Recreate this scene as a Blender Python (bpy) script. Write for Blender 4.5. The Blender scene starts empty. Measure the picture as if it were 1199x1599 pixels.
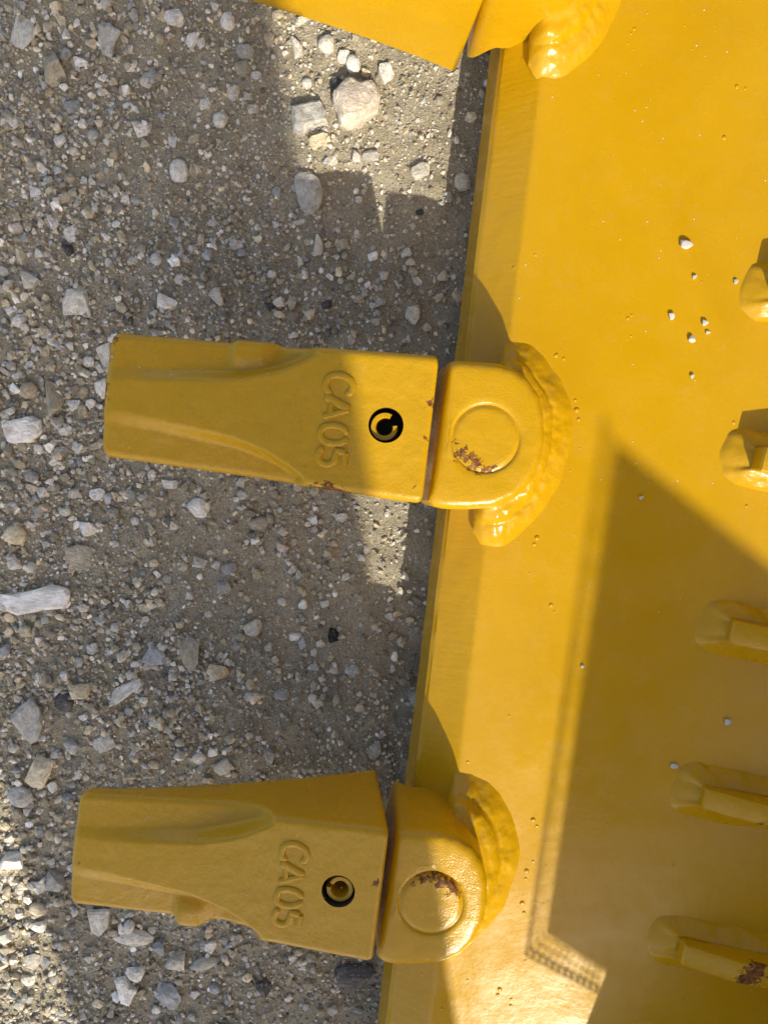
import bpy, bmesh, math, random
import numpy as np
from mathutils import Vector, noise as mn
R = math.radians
rng = np.random.default_rng(7); random.seed(7)
S = bpy.context.scene
C = S.collection

# ------------------------------------------------------------------ camera, sky, sun, exposure
CZ, TILT, FPX = 0.5, R(-4.5), 1599*26/36
cam = bpy.data.cameras.new('camera'); camo = bpy.data.objects.new('camera', cam); C.objects.link(camo)
cam.lens = 26; cam.sensor_width = 36; cam.sensor_fit = 'AUTO'; cam.clip_start = 0.01; cam.clip_end = 500
camo.location = (0, 0, CZ); camo.rotation_euler = (TILT, 0, 0)
S.camera = camo
SA, SB = 0.33, 1.20                       # sunlight travels (-SA, SB, -1)
SUNTO = Vector((SA, -SB, 1.0)).normalized()
EL = math.asin(SUNTO.z); AZ = math.atan2(SUNTO.x, SUNTO.y)
w = bpy.data.worlds.new('World'); S.world = w; w.use_nodes = True
nt = w.node_tree; sky = nt.nodes.new('ShaderNodeTexSky'); sky.sky_type = 'NISHITA'; sky.sun_disc = False
sky.sun_elevation = EL; sky.sun_rotation = AZ; sky.air_density = 0.8; sky.dust_density = 2.0; sky.ozone_density = 0.5
nt.links.new(sky.outputs[0], nt.nodes['Background'].inputs[0]); nt.nodes['Background'].inputs[1].default_value = 0.15
sl = bpy.data.lights.new('sun', 'SUN'); sl.energy = 2.9; sl.angle = R(0.5); sl.color = (1, .975, .90)
so = bpy.data.objects.new('sun', sl); C.objects.link(so); so.rotation_euler = SUNTO.to_track_quat('Z', 'Y').to_euler()
S.view_settings.view_transform = 'Standard'; S.view_settings.look = 'None'; S.view_settings.gamma = 1
S.view_settings.exposure = 0.75
S.view_settings.use_white_balance = True; S.view_settings.white_balance_temperature = 7400

# ------------------------------------------------------------------ helpers
def ray(px, py):
    d = np.array([(px-599.5)/FPX, (799.5-py)/FPX, -1.0]); c, s = math.cos(TILT), math.sin(TILT)
    return np.array([d[0], c*d[1]-s*d[2], s*d[1]+c*d[2]])
def W(px, py, z):                          # where the sight line through a photo point meets height z
    d = ray(px, py); return np.array([0, 0, CZ]) + d*((z-CZ)/d[2])
def project(P):                            # world -> photo pixels
    v = np.asarray(P, float)-np.array([0, 0, CZ]); c, s = math.cos(-TILT), math.sin(-TILT)
    y = c*v[..., 1]-s*v[..., 2]; z = s*v[..., 1]+c*v[..., 2]
    return 599.5+FPX*v[..., 0]/-z, 799.5-FPX*y/-z
def sunback(p, z): return np.array([p[0]+SA*(z-p[2]), p[1]-SB*(z-p[2]), z])   # back along the sun ray to height z
ss = lambda t: (lambda c: c*c*(3-2*c))(np.clip(t, 0, 1))
def fbm(x, y, z=0, o=4):
    a, f, r = 1, 1, 0
    for _ in range(o): r += a*mn.noise((x*f, y*f, z*f)); a *= .5; f *= 2.03
    return r

def empty(name, loc, label=None, cat=None, group=None):
    o = bpy.data.objects.new(name, None); C.objects.link(o); o.location = loc; o.empty_display_size = .02
    tag(o, label, cat, group); o['_p'] = list(map(float, loc)); return o
def tag(o, label=None, cat=None, group=None, kind=None):
    for k, v in (('label', label), ('category', cat), ('group', group), ('kind', kind)):
        if v: o[k] = v
    return o
PIV = {}
def add(name, V, Fc, mat, parent=None, smooth=True, angle=None, pivot=None, label=None):
    """one mesh object from world-space vertices; its origin sits at pivot"""
    V = np.asarray(V, float)
    if pivot is None:
        pivot = V.mean(0); pivot = np.array([pivot[0], pivot[1], V[:, 2].min()])
    pivot = np.asarray(pivot, float)
    me = bpy.data.meshes.new(name); me.from_pydata([tuple(v) for v in (V-pivot)], [], [tuple(int(i) for i in f) for f in Fc]); me.update()
    me.polygons.foreach_set('use_smooth', [smooth]*len(me.polygons))
    if angle: me.set_sharp_from_angle(angle=R(angle))
    o = bpy.data.objects.new(name, me); C.objects.link(o)
    if mat: me.materials.append(mat)
    pp = np.zeros(3)
    if parent is not None: o.parent = parent; pp = PIV.get(parent.name, np.array(parent.get('_p', (0, 0, 0))))
    o.location = pivot-pp; PIV[o.name] = pivot
    if label: o['label'] = label
    return o
def fix_normals(o):
    bm = bmesh.new(); bm.from_mesh(o.data); bmesh.ops.recalc_face_normals(bm, faces=bm.faces); bm.to_mesh(o.data); bm.free(); o.data.update()
    return o
def loft(rings, closed=True, cap=True):
    """rings: list of (N,3)"""
    n = len(rings[0]); V = np.concatenate(rings); Fc = []
    for i in range(len(rings)-1):
        for j in range(n if closed else n-1):
            k = (j+1) % n; Fc.append((i*n+j, i*n+k, (i+1)*n+k, (i+1)*n+j))
    if cap: Fc.append(tuple(range(n-1, -1, -1))); Fc.append(tuple((len(rings)-1)*n+j for j in range(n)))
    return V, Fc
def grid(P):
    """P (A,B,3) -> open grid"""
    A, B = P.shape[:2]; Fc = [(i*B+j, i*B+j+1, (i+1)*B+j+1, (i+1)*B+j) for i in range(A-1) for j in range(B-1)]
    return P.reshape(-1, 3), Fc
def box(cx, cy, cz, sx, sy, sz):
    V = [(cx+a*sx/2, cy+b*sy/2, cz+c*sz/2) for a in (-1, 1) for b in (-1, 1) for c in (-1, 1)]
    return V, [(0, 1, 3, 2), (4, 6, 7, 5), (0, 4, 5, 1), (2, 3, 7, 6), (0, 2, 6, 4), (1, 5, 7, 3)]
class MB:
    def __init__(s): s.V = []; s.F = []
    def put(s, V, Fc): b = len(s.V); s.V += [tuple(v) for v in V]; s.F += [tuple(i+b for i in f) for f in Fc]
def crspline(pts, n, closed=False):
    p = np.asarray(pts, float); m = len(p)
    out = []
    for t in np.linspace(0, m if closed else m-1, n, endpoint=not closed):
        i = int(min(math.floor(t), m-1 if closed else m-2)); f = t-i
        g = (lambda k: p[k % m]) if closed else (lambda k: p[min(max(k, 0), m-1)])
        a, b, c, d = g(i-1), g(i), g(i+1), g(i+2)
        out.append(.5*(2*b+(c-a)*f+(2*a-5*b+4*c-d)*f*f+(3*b-3*c+d-a)*f**3))
    return np.array(out)
def resample(p, n):
    p = np.asarray(p, float); d = np.r_[0, np.cumsum(np.linalg.norm(np.diff(p, axis=0), axis=1))]
    t = np.linspace(0, d[-1], n); return np.stack([np.interp(t, d, p[:, k]) for k in range(p.shape[1])], 1)

# ------------------------------------------------------------------ materials
class NT:
    def __init__(s, name):
        s.m = bpy.data.materials.new(name); s.m.use_nodes = True; s.t = s.m.node_tree
        s.b = s.t.nodes['Principled BSDF']; s.tc = s.t.nodes.new('ShaderNodeTexCoord')
    def link(s, a, b): s.t.links.new(a, b)
    def noise(s, scale, detail=4, rough=.55, vec='Object', dist=0, map_=None):
        n = s.t.nodes.new('ShaderNodeTexNoise'); n.inputs['Scale'].default_value = scale; n.inputs['Detail'].default_value = detail
        n.inputs['Roughness'].default_value = rough; n.inputs['Distortion'].default_value = dist
        v = s.tc.outputs[vec]
        if map_:
            mp = s.t.nodes.new('ShaderNodeMapping'); mp.inputs['Scale'].default_value = map_; s.link(v, mp.inputs[0]); v = mp.outputs[0]
        s.link(v, n.inputs['Vector']); return n.outputs['Fac']
    def voro(s, scale, feature='F1', vec='Object'):
        n = s.t.nodes.new('ShaderNodeTexVoronoi'); n.inputs['Scale'].default_value = scale; n.feature = feature
        s.link(s.tc.outputs[vec], n.inputs['Vector']); return n
    def ramp(s, fac, stops):
        r = s.t.nodes.new('ShaderNodeValToRGB'); e = r.color_ramp.elements
        while len(e) < len(stops): e.new(.5)
        for k, (p, c) in zip(e, stops): k.position = p; k.color = c if len(c) == 4 else (*c, 1)
        s.link(fac, r.inputs[0]); return r.outputs[0]
    def rng(s, fac, a, b, c, d):
        n = s.t.nodes.new('ShaderNodeMapRange'); s.link(fac, n.inputs[0])
        for i, v in enumerate((a, b, c, d)): n.inputs[i+1].default_value = v
        return n.outputs[0]
    def math(s, op, a, b=None):
        n = s.t.nodes.new('ShaderNodeMath'); n.operation = op
        for i, v in enumerate((a, b)):
            if v is None: continue
            if hasattr(v, 'links') or hasattr(v, 'node'): s.link(v, n.inputs[i])
            else: n.inputs[i].default_value = v
        return n.outputs[0]
    def mix(s, fac, a, b, mode='MIX'):
        n = s.t.nodes.new('ShaderNodeMix'); n.data_type = 'RGBA'; n.blend_type = mode
        for i, v in ((0, fac), (6, a), (7, b)):
            if hasattr(v, 'node'): s.link(v, n.inputs[i])
            else: n.inputs[i].default_value = v if i == 0 else (*v, 1) if len(v) == 3 else v
        return n.outputs[2]
    def bump(s, h, strength, dist, prev=None):
        n = s.t.nodes.new('ShaderNodeBump'); n.inputs['Strength'].default_value = strength; n.inputs['Distance'].default_value = dist
        s.link(h, n.inputs['Height'])
        if prev is not None: s.link(prev, n.inputs['Normal'])
        return n.outputs[0]

YEL = (.53, .298, .007)
def paint(name, spots=(), peel=.35, wav=.5, pivot=(0, 0, 0), streak=0, smap=(.5, 1.6, 1)):
    """thick glossy yellow enamel over cast steel; spots = (world point, radius, strength) where it has chipped to rust"""
    n = NT(name)
    big = n.noise(28, 4, .6); fine = n.noise(420, 3, .6)
    col = n.mix(big, tuple(c*.94 for c in YEL), (.565, .315, .010))
    col = n.mix(n.rng(n.noise(11, 5, .6, dist=.8), .48, .70, 0, .5), col, (.47, .25, .004))
    dust = n.rng(n.noise(75, 6, .68), .54, .80, 0, .16)
    col = n.mix(dust, col, (.53, .37, .12))
    rough = n.rng(n.noise(55, 5, .6), .3, .7, .17, .33)
    pinh = n.rng(n.noise(650, 2, .5), .70, .75, 0, .6); col = n.mix(pinh, col, (.42, .23, .02))
    nb = n.bump(n.noise(38, 4, .55), wav, .0022)
    if streak: nb = n.bump(n.noise(60, 5, .6, map_=smap), streak, .0009, nb)
    nb = n.bump(n.noise(330, 3, .6), peel, .0007, nb)
    nb = n.bump(n.noise(1300, 2, .5), peel*.6, .0002, nb)
    if spots:
        edge = n.noise(300, 4, .7, dist=.5); tot = None
        for p, r, st in spots:
            d = n.t.nodes.new('ShaderNodeVectorMath'); d.operation = 'DISTANCE'; n.link(n.tc.outputs['Object'], d.inputs[0])
            d.inputs[1].default_value = tuple(np.asarray(p, float)-np.asarray(pivot, float))
            m = n.math('MULTIPLY', n.rng(d.outputs['Value'], r*1.5, 0, 0, 1), st)
            tot = m if tot is None else n.math('MAXIMUM', tot, m)
        fac = n.rng(n.math('ADD', tot, n.math('MULTIPLY', n.math('SUBTRACT', edge, .5), 2.6)), .50, .56, 0, 1)
        fac = n.math('MULTIPLY', fac, n.rng(tot, .02, .1, 0, 1))
        rust = n.ramp(n.noise(420, 4, .75), [(.30, (.014, .006, .004)), (.44, (.10, .034, .008)), (.56, (.25, .088, .014)), (.72, (.44, .20, .05))])
        col = n.mix(fac, col, rust)
        rough = n.math('ADD', rough, n.math('MULTIPLY', fac, .5))
        nb = n.bump(n.math('SUBTRACT', n.math('MULTIPLY', n.noise(900, 3, .6), .35), fac), .8, .0006, nb)
    n.link(col, n.b.inputs['Base Color']); n.link(rough, n.b.inputs['Roughness']); n.link(nb, n.b.inputs['Normal'])
    n.b.inputs['IOR'].default_value = 1.45
    return n.m
M_PLATE = paint('yellow enamel on plate', peel=.11, wav=.13, streak=.06)
M_BEVEL = paint('yellow enamel over grinding marks', peel=.15, wav=.2, streak=.3, smap=(.3, 4.5, 1))
M_WELD = paint('yellow enamel on weld', peel=.25, wav=.6)
M_CAST = paint('yellow enamel on casting', peel=.36, wav=.35)

def stone_mat(name, attr):
    n = NT(name)
    if attr:
        a = n.t.nodes.new('ShaderNodeVertexColor'); a.layer_name = 'col'; base = a.outputs[0]
    else:
        a = n.t.nodes.new('ShaderNodeObjectInfo'); base = a.outputs['Color']
    k = 1 if attr else 1/115.0                 # lone stones are unit-size meshes scaled down
    if not attr:                               # each lone stone gets its own patch of the texture
        vm = n.t.nodes.new('ShaderNodeVectorMath'); vm.operation = 'MULTIPLY_ADD'; n.link(a.outputs['Random'], vm.inputs[0])
        vm.inputs[1].default_value = (37, 61, 23); n.link(n.tc.outputs['Object'], vm.inputs[2])
        class _T: outputs = {'Object': vm.outputs[0]}
        n.tc = _T
    v = n.noise(240*k, 6, .72, dist=.4); col = n.mix(1, base, n.ramp(v, [(.28, (.50, .48, .45)), (.46, (.95, .94, .91)), (.62, (1.28, 1.28, 1.27))]), 'MULTIPLY')
    d = n.rng(n.noise(130*k, 5, .7), .50, .70, 0, .5); col = n.mix(d, col, (.52, .45, .33))
    vein = n.rng(n.noise(320*k, 4, .6, dist=1.2), .63, .70, 0, .7); col = n.mix(vein, col, (.9, .89, .86))
    nb = n.bump(n.noise(180*k, 5, .7), .9, .0026); nb = n.bump(n.noise(1000*k, 4, .7), .7, .0008, nb)
    n.link(col, n.b.inputs['Base Color']); n.b.inputs['Roughness'].default_value = .82; n.link(nb, n.b.inputs['Normal'])
    n.b.inputs['Specular IOR Level'].default_value = .3
    return n.m
M_STONE = stone_mat('limestone gravel', False); M_GRAV = stone_mat('limestone grit', True)

def dirt_mat():
    n = NT('sandy dirt')
    v = n.noise(36, 6, .65); col = n.ramp(v, [(.25, (.30, .265, .185)), (.5, (.44, .392, .285)), (.75, (.57, .51, .385))])
    f = n.noise(700, 4, .75); col = n.mix(1, col, n.ramp(f, [(.25, (.5, .48, .46)), (.5, (.95, .95, .95)), (.72, (1.5, 1.5, 1.5))]), 'MULTIPLY')
    vc = n.voro(520); col = n.mix(n.rng(vc.outputs['Distance'], .0, .55, .5, 0), col, n.mix(.5, (.66, .57, .43), vc.outputs['Color'], 'MULTIPLY'), 'MIX')
    nb = n.bump(n.noise(120, 6, .7), .8, .004); nb = n.bump(n.noise(900, 4, .7), .9, .0013, nb)
    n.link(col, n.b.inputs['Base Color']); n.b.inputs['Roughness'].default_value = .95; n.link(nb, n.b.inputs['Normal'])
    n.b.inputs['Specular IOR Level'].default_value = .15
    return n.m
M_DIRT = dirt_mat()
def plain(name, col, rough=.6, scale=60, var=.25, bump=.3, metal=0):
    n = NT(name); c = n.mix(n.noise(scale, 5, .6), tuple(x*(1-var) for x in col), tuple(min(1, x*(1+var)) for x in col))
    n.link(c, n.b.inputs['Base Color']); n.b.inputs['Roughness'].default_value = rough; n.b.inputs['Metallic'].default_value = metal
    n.link(n.bump(n.noise(scale*6, 4, .6), bump, .001), n.b.inputs['Normal']); return n.m
M_BOARD = plain('sun blocker board', (.38, .27, .16), .8, 12)  # only for the added board that blocks the sun
M_CASTER = plain('dark sun blocker', (.05, .055, .06), .8, 200)  # only for the added screen that casts the plate shadow
M_CRUMB = plain('white limestone crumb', (.58, .56, .51), .85, 500)
M_STRAW = plain('dry straw', (.50, .42, .26), .7, 300)
M_DARKHOLE = plain('dark hole wall', (.035, .028, .022), .5, 300)

# ------------------------------------------------------------------ the setting: ground
def gz(x, y):
    return .0022*fbm(x*9, y*9, 3.1, 3)+.0021*fbm(x*60, y*60, 7.7, 3)+.0009*fbm(x*260, y*260, 2.2, 2)
gx = np.concatenate([[-60, -8, -1.5], np.linspace(-.46, .16, 190), [.4, 1.2, 8, 60]])
gy = np.concatenate([[-60, -8, -1.5], np.linspace(-.54, .44, 300), [1.2, 8, 60]])
P = np.zeros((len(gx), len(gy), 3)); P[..., 0] = gx[:, None]; P[..., 1] = gy[None, :]
for i in range(3, 193):
    for j in range(3, 303): P[i, j, 2] = gz(gx[i], gy[j])
V, Fc = grid(P)
ground = add('ground', V, Fc, M_DIRT, pivot=(0, 0, 0)); ground['kind'] = 'structure'; ground['label'] = 'brown sandy dirt strewn with pale limestone gravel'
fix_normals(ground)
if ground.data.polygons[0].normal.z < 0: ground.data.flip_normals()
def ground_z(x, y):
    return gz(x, y)

# stone base shapes
def hull(n, seed, boxy=0.0, smooth=0):
    r = np.random.default_rng(seed); p = r.normal(size=(n, 3)); p /= np.linalg.norm(p, axis=1)[:, None]
    if boxy: p = np.sign(p)*np.abs(p)**(1-boxy)
    p /= np.abs(p).max(0)
    bm = bmesh.new()
    for q in p: bm.verts.new(q)
    res = bmesh.ops.convex_hull(bm, input=bm.verts)
    for v in [v for v in bm.verts if not v.link_faces]: bm.verts.remove(v)
    if smooth:
        bmesh.ops.dissolve_limit(bm, angle_limit=R(14), verts=bm.verts, edges=bm.edges)
        bmesh.ops.bevel(bm, geom=list(bm.edges), offset=.10, segments=1, affect='EDGES', clamp_overlap=True)
        bmesh.ops.triangulate(bm, faces=bm.faces)
    bmesh.ops.recalc_face_normals(bm, faces=bm.faces)
    bm.verts.index_update()
    V = np.array([v.co[:] for v in bm.verts]); Fc = [tuple(v.index for v in f.verts) for f in bm.faces]; bm.free()
    return V, Fc
def roundstone(seed):
    bm = bmesh.new(); bmesh.ops.create_icosphere(bm, subdivisions=2, radius=1)
    for v in bm.verts:
        k = 1+.22*mn.noise(v.co*1.1+Vector((seed, 3, 1)))+.08*mn.noise(v.co*2.6+Vector((seed, 9, 4))); v.co *= k
    V = np.array([v.co[:] for v in bm.verts]); Fc = [tuple(v.index for v in f.verts) for f in bm.faces]; bm.free(); V /= np.abs(V).max(0)
    return V, Fc
SHAPES = {'a': [], 'r': []}
for k in range(9):
    V, Fc = hull(15, 100+k, .25, 0); SHAPES['a'].append((V, Fc))
for k in range(6): SHAPES['r'].append(roundstone(k*7.3))
def shape_mesh(V, Fc, smooth):
    me = bpy.data.meshes.new('stone'); me.from_pydata([tuple(v) for v in V], [], Fc); me.materials.append(M_STONE)
    me.polygons.foreach_set('use_smooth', [True]*len(me.polygons)); me.update()
    if not smooth: me.set_sharp_from_angle(angle=R(32))
    return me
SM = {'a': [shape_mesh(*s, False) for s in SHAPES['a']], 'r': [shape_mesh(*s, True) for s in SHAPES['r']]}
def big_stone(seed, kind, outline=None):
    """a detailed stone shape for the ones that show large"""
    bm = bmesh.new()
    if outline is not None:
        o = np.asarray(outline, float); c = o.mean(0); o = (o-c); o /= np.abs(o).max(0); m = len(o)
        lv = []
        for zz, k in ((-1, .8), (0.1, 1.0), (.75, .93), (1, .74)):
            lv.append([bm.verts.new((x*k, y*k, zz*(1 if zz < .9 else 1+.12*mn.noise((x*2, y*2, seed))))) for x, y in o])
        for a, b in zip(lv[:-1], lv[1:]):
            for j in range(m): bm.faces.new((a[j], a[(j+1) % m], b[(j+1) % m], b[j]))
        bm.faces.new(lv[-1]); bm.faces.new(lv[0][::-1])
        bmesh.ops.triangulate(bm, faces=bm.faces)
    else:
        V, Fc = (hull(17, seed, .25, 1) if kind == 'a' else roundstone(seed))
        vs = [bm.verts.new(v) for v in V]
        for f in Fc: bm.faces.new([vs[i] for i in f])
    bmesh.ops.subdivide_edges(bm, edges=bm.edges, cuts=2, use_grid_fill=True, smooth=0.0 if kind == 'a' else .5)
    for v in bm.verts: v.co += v.normal*(.07*mn.noise(v.co*2.1+Vector((seed, 0, 0)))+.06*mn.noise(v.co*5+Vector((0, seed, 0)))+.035*mn.noise(v.co*13+Vector((0, 0, seed))))
    bmesh.ops.recalc_face_normals(bm, faces=bm.faces)
    me = bpy.data.meshes.new('stone'); bm.to_mesh(me); bm.free(); me.materials.append(M_STONE)
    me.polygons.foreach_set('use_smooth', [True]*len(me.polygons)); me.set_sharp_from_angle(angle=R(24)); return me

COL = {'w': (.92, .89, .83), 'p': (.76, .72, .63), 'g': (.52, .51, .47), 'b': (.44, .45, .46), 't': (.56, .475, .34), 'y': (.75, .65, .46),
       'd': (.095, .097, .105), 'k': (.022, .022, .024), 'n': (.49, .44, .335), 'm': (.66, .58, .49)}
# name-worthy stones: px x, y, long, wide, angle(deg, counter-clockwise), colour, roundness, height ratio, label, outline
BIG = [
 (55, 936, 114, 52, 8, 'w', 'a', .32, 'long white rough slab of limestone reaching in from the left edge', [(-60, -12), (-30, -24), (10, -14), (50, -10), (56, 10), (50, 22), (24, 27), (-10, 17), (-40, 10), (-60, 12)]),
 (556, 160, 68, 70, 0, 'm', 'r', .55, 'big pale pinkish boulder with knobbly top, in the sunlit patch beside the lip', [(-20, -34), (4, -30), (20, -18), (33, -8), (34, 12), (26, 30), (8, 26), (-8, 34), (-22, 22), (-33, 6), (-26, -14)]),
 (483, 184, 54, 48, 0, 'g', 'a', .55, 'square grey stone with pale corners, left of the pinkish boulder', [(-24, -20), (-12, -24), (0, -14), (27, -8), (24, 10), (18, 22), (-6, 18), (-26, 14)]),
 (482, 300, 40, 58, 0, 'g', 'r', .5, 'smooth oval grey pebble lying alone below the square grey stone', [(-18, 24), (2, 28), (16, 18), (20, -6), (14, -22), (2, -28), (-10, -18), (-17, 4)]),
 (46, 1127, 58, 76, 0, 'g', 'a', .35, 'flat dark grey triangular stone near the left edge, above the lower tooth', [(10, 38), (24, 20), (29, -8), (22, -30), (8, -38), (-8, -22), (-29, 8), (-14, 20)]),
 (242, 1026, 44, 36, 0, 'b', 'a', .5, 'blue grey five-sided stone between the two lettered teeth', [(-22, -10), (-4, 18), (10, 14), (22, 0), (20, -16), (-6, -17)]),
 (192, 1083, 68, 24, 33, 'p', 'a', .7, 'long thin pale stone lying aslant between the two lettered teeth', None),
 (98, 1098, 31, 32, 0, 'd', 'r', .7, 'round dark blue stone just right of the grey triangular stone', None),
 (62, 1205, 36, 60, -25, 'y', 'a', .5, 'beige egg-shaped stone standing on end below the grey triangular stone', None),
 (32, 671, 64, 44, 12, 'w', 'a', .5, 'white and grey mottled stone left of the middle tooth tip', [(-32, 12), (-10, 18), (14, 22), (30, 16), (32, 0), (18, -18), (-8, -22), (-22, -18), (-30, 0)]),
 (553, 1527, 68, 40, 10, 'd', 'a', .5, 'large charcoal stone under the rear corner of the lower tooth', None),
 (521, 994, 17, 25, 0, 'k', 'a', .7, 'small jet black stone alone on smooth dirt near the lip', None),
 (162, 560, 28, 52, 0, 'p', 'a', .3, 'flat pale flake poking out behind the middle tooth tip', [(-14, 18), (14, 26), (14, -20), (4, -26)]),
 (155, 1442, 36, 46, 0, 'p', 'a', .4, 'pale grey flat stone half under the lower tooth tip', [(-18, 22), (18, 22), (14, -8), (0, -24), (-12, -14)]),
 (207, 1467, 66, 32, -8, 'p', 'r', .5, 'long rounded pale stone below the lower tooth', None),
 (196, 1550, 38, 48, 0, 'w', 'a', .45, 'angular white stone with a notched corner near the bottom edge', [(-18, 22), (0, 24), (8, 10), (20, 4), (12, -8), (6, -24), (-8, -20), (-12, 2)]),
 (261, 1560, 46, 42, -30, 'b', 'a', .5, 'blue white angular stone right of the notched white stone', None),
 (118, 474, 44, 48, 0, 'p', 'a', .35, 'broad pale grey stone half sunk in dirt, above the middle tooth tip', None),
 (33, 58, 46, 60, 15, 'p', 'a', .45, 'large pale mottled stone in the upper left corner', None),
 (168, 60, 38, 50, -15, 'g', 'a', .4, 'grey three-cornered stone right of the mottled corner stone', [(-18, 22), (0, 24), (19, 14), (8, -4), (2, -24), (-14, -18), (-19, 0)]),
 (308, 794, 38, 32, 0, 'w', 'a', .7, 'rough white stone just below the middle tooth', None),
 (258, 472, 34, 28, -25, 'w', 'a', .6, 'chalky white stone above the middle tooth, near its mid length', None),
 (123, 874, 54, 44, 0, 'n', 'a', .18, 'flat tan stone flush with the dirt, below the middle tooth tip', None),
 (29, 1247, 42, 34, 0, 'g', 'r', .6, 'smooth dark grey pebble left of the lower tooth tip', None),
]
seed = 11
for (x, y, L_, W_, an, col, kind, hr, lab, outl) in BIG:
    seed += 3; p = W(x, y, 0.004); s = (CZ-.004)/FPX*1.06
    me = big_stone(seed, kind, [(a, b) for a, b in outl] if outl else None)
    o = bpy.data.objects.new('stone', me); C.objects.link(o)
    hh = hr*min(L_, W_)*s*.5
    o.location = (p[0], p[1], ground_z(p[0], p[1])+hh*.35); o.scale = (L_*s/2, W_*s/2, hh)
    o.rotation_euler = (R(random.uniform(-6, 6)), R(random.uniform(-6, 6)), R(an if not outl else 0))
    c = np.array(COL[col])*random.uniform(.92, 1.08); o.color = (*c, 1)
    tag(o, lab, 'stone', 'larger stones lying on the dirt')

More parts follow.
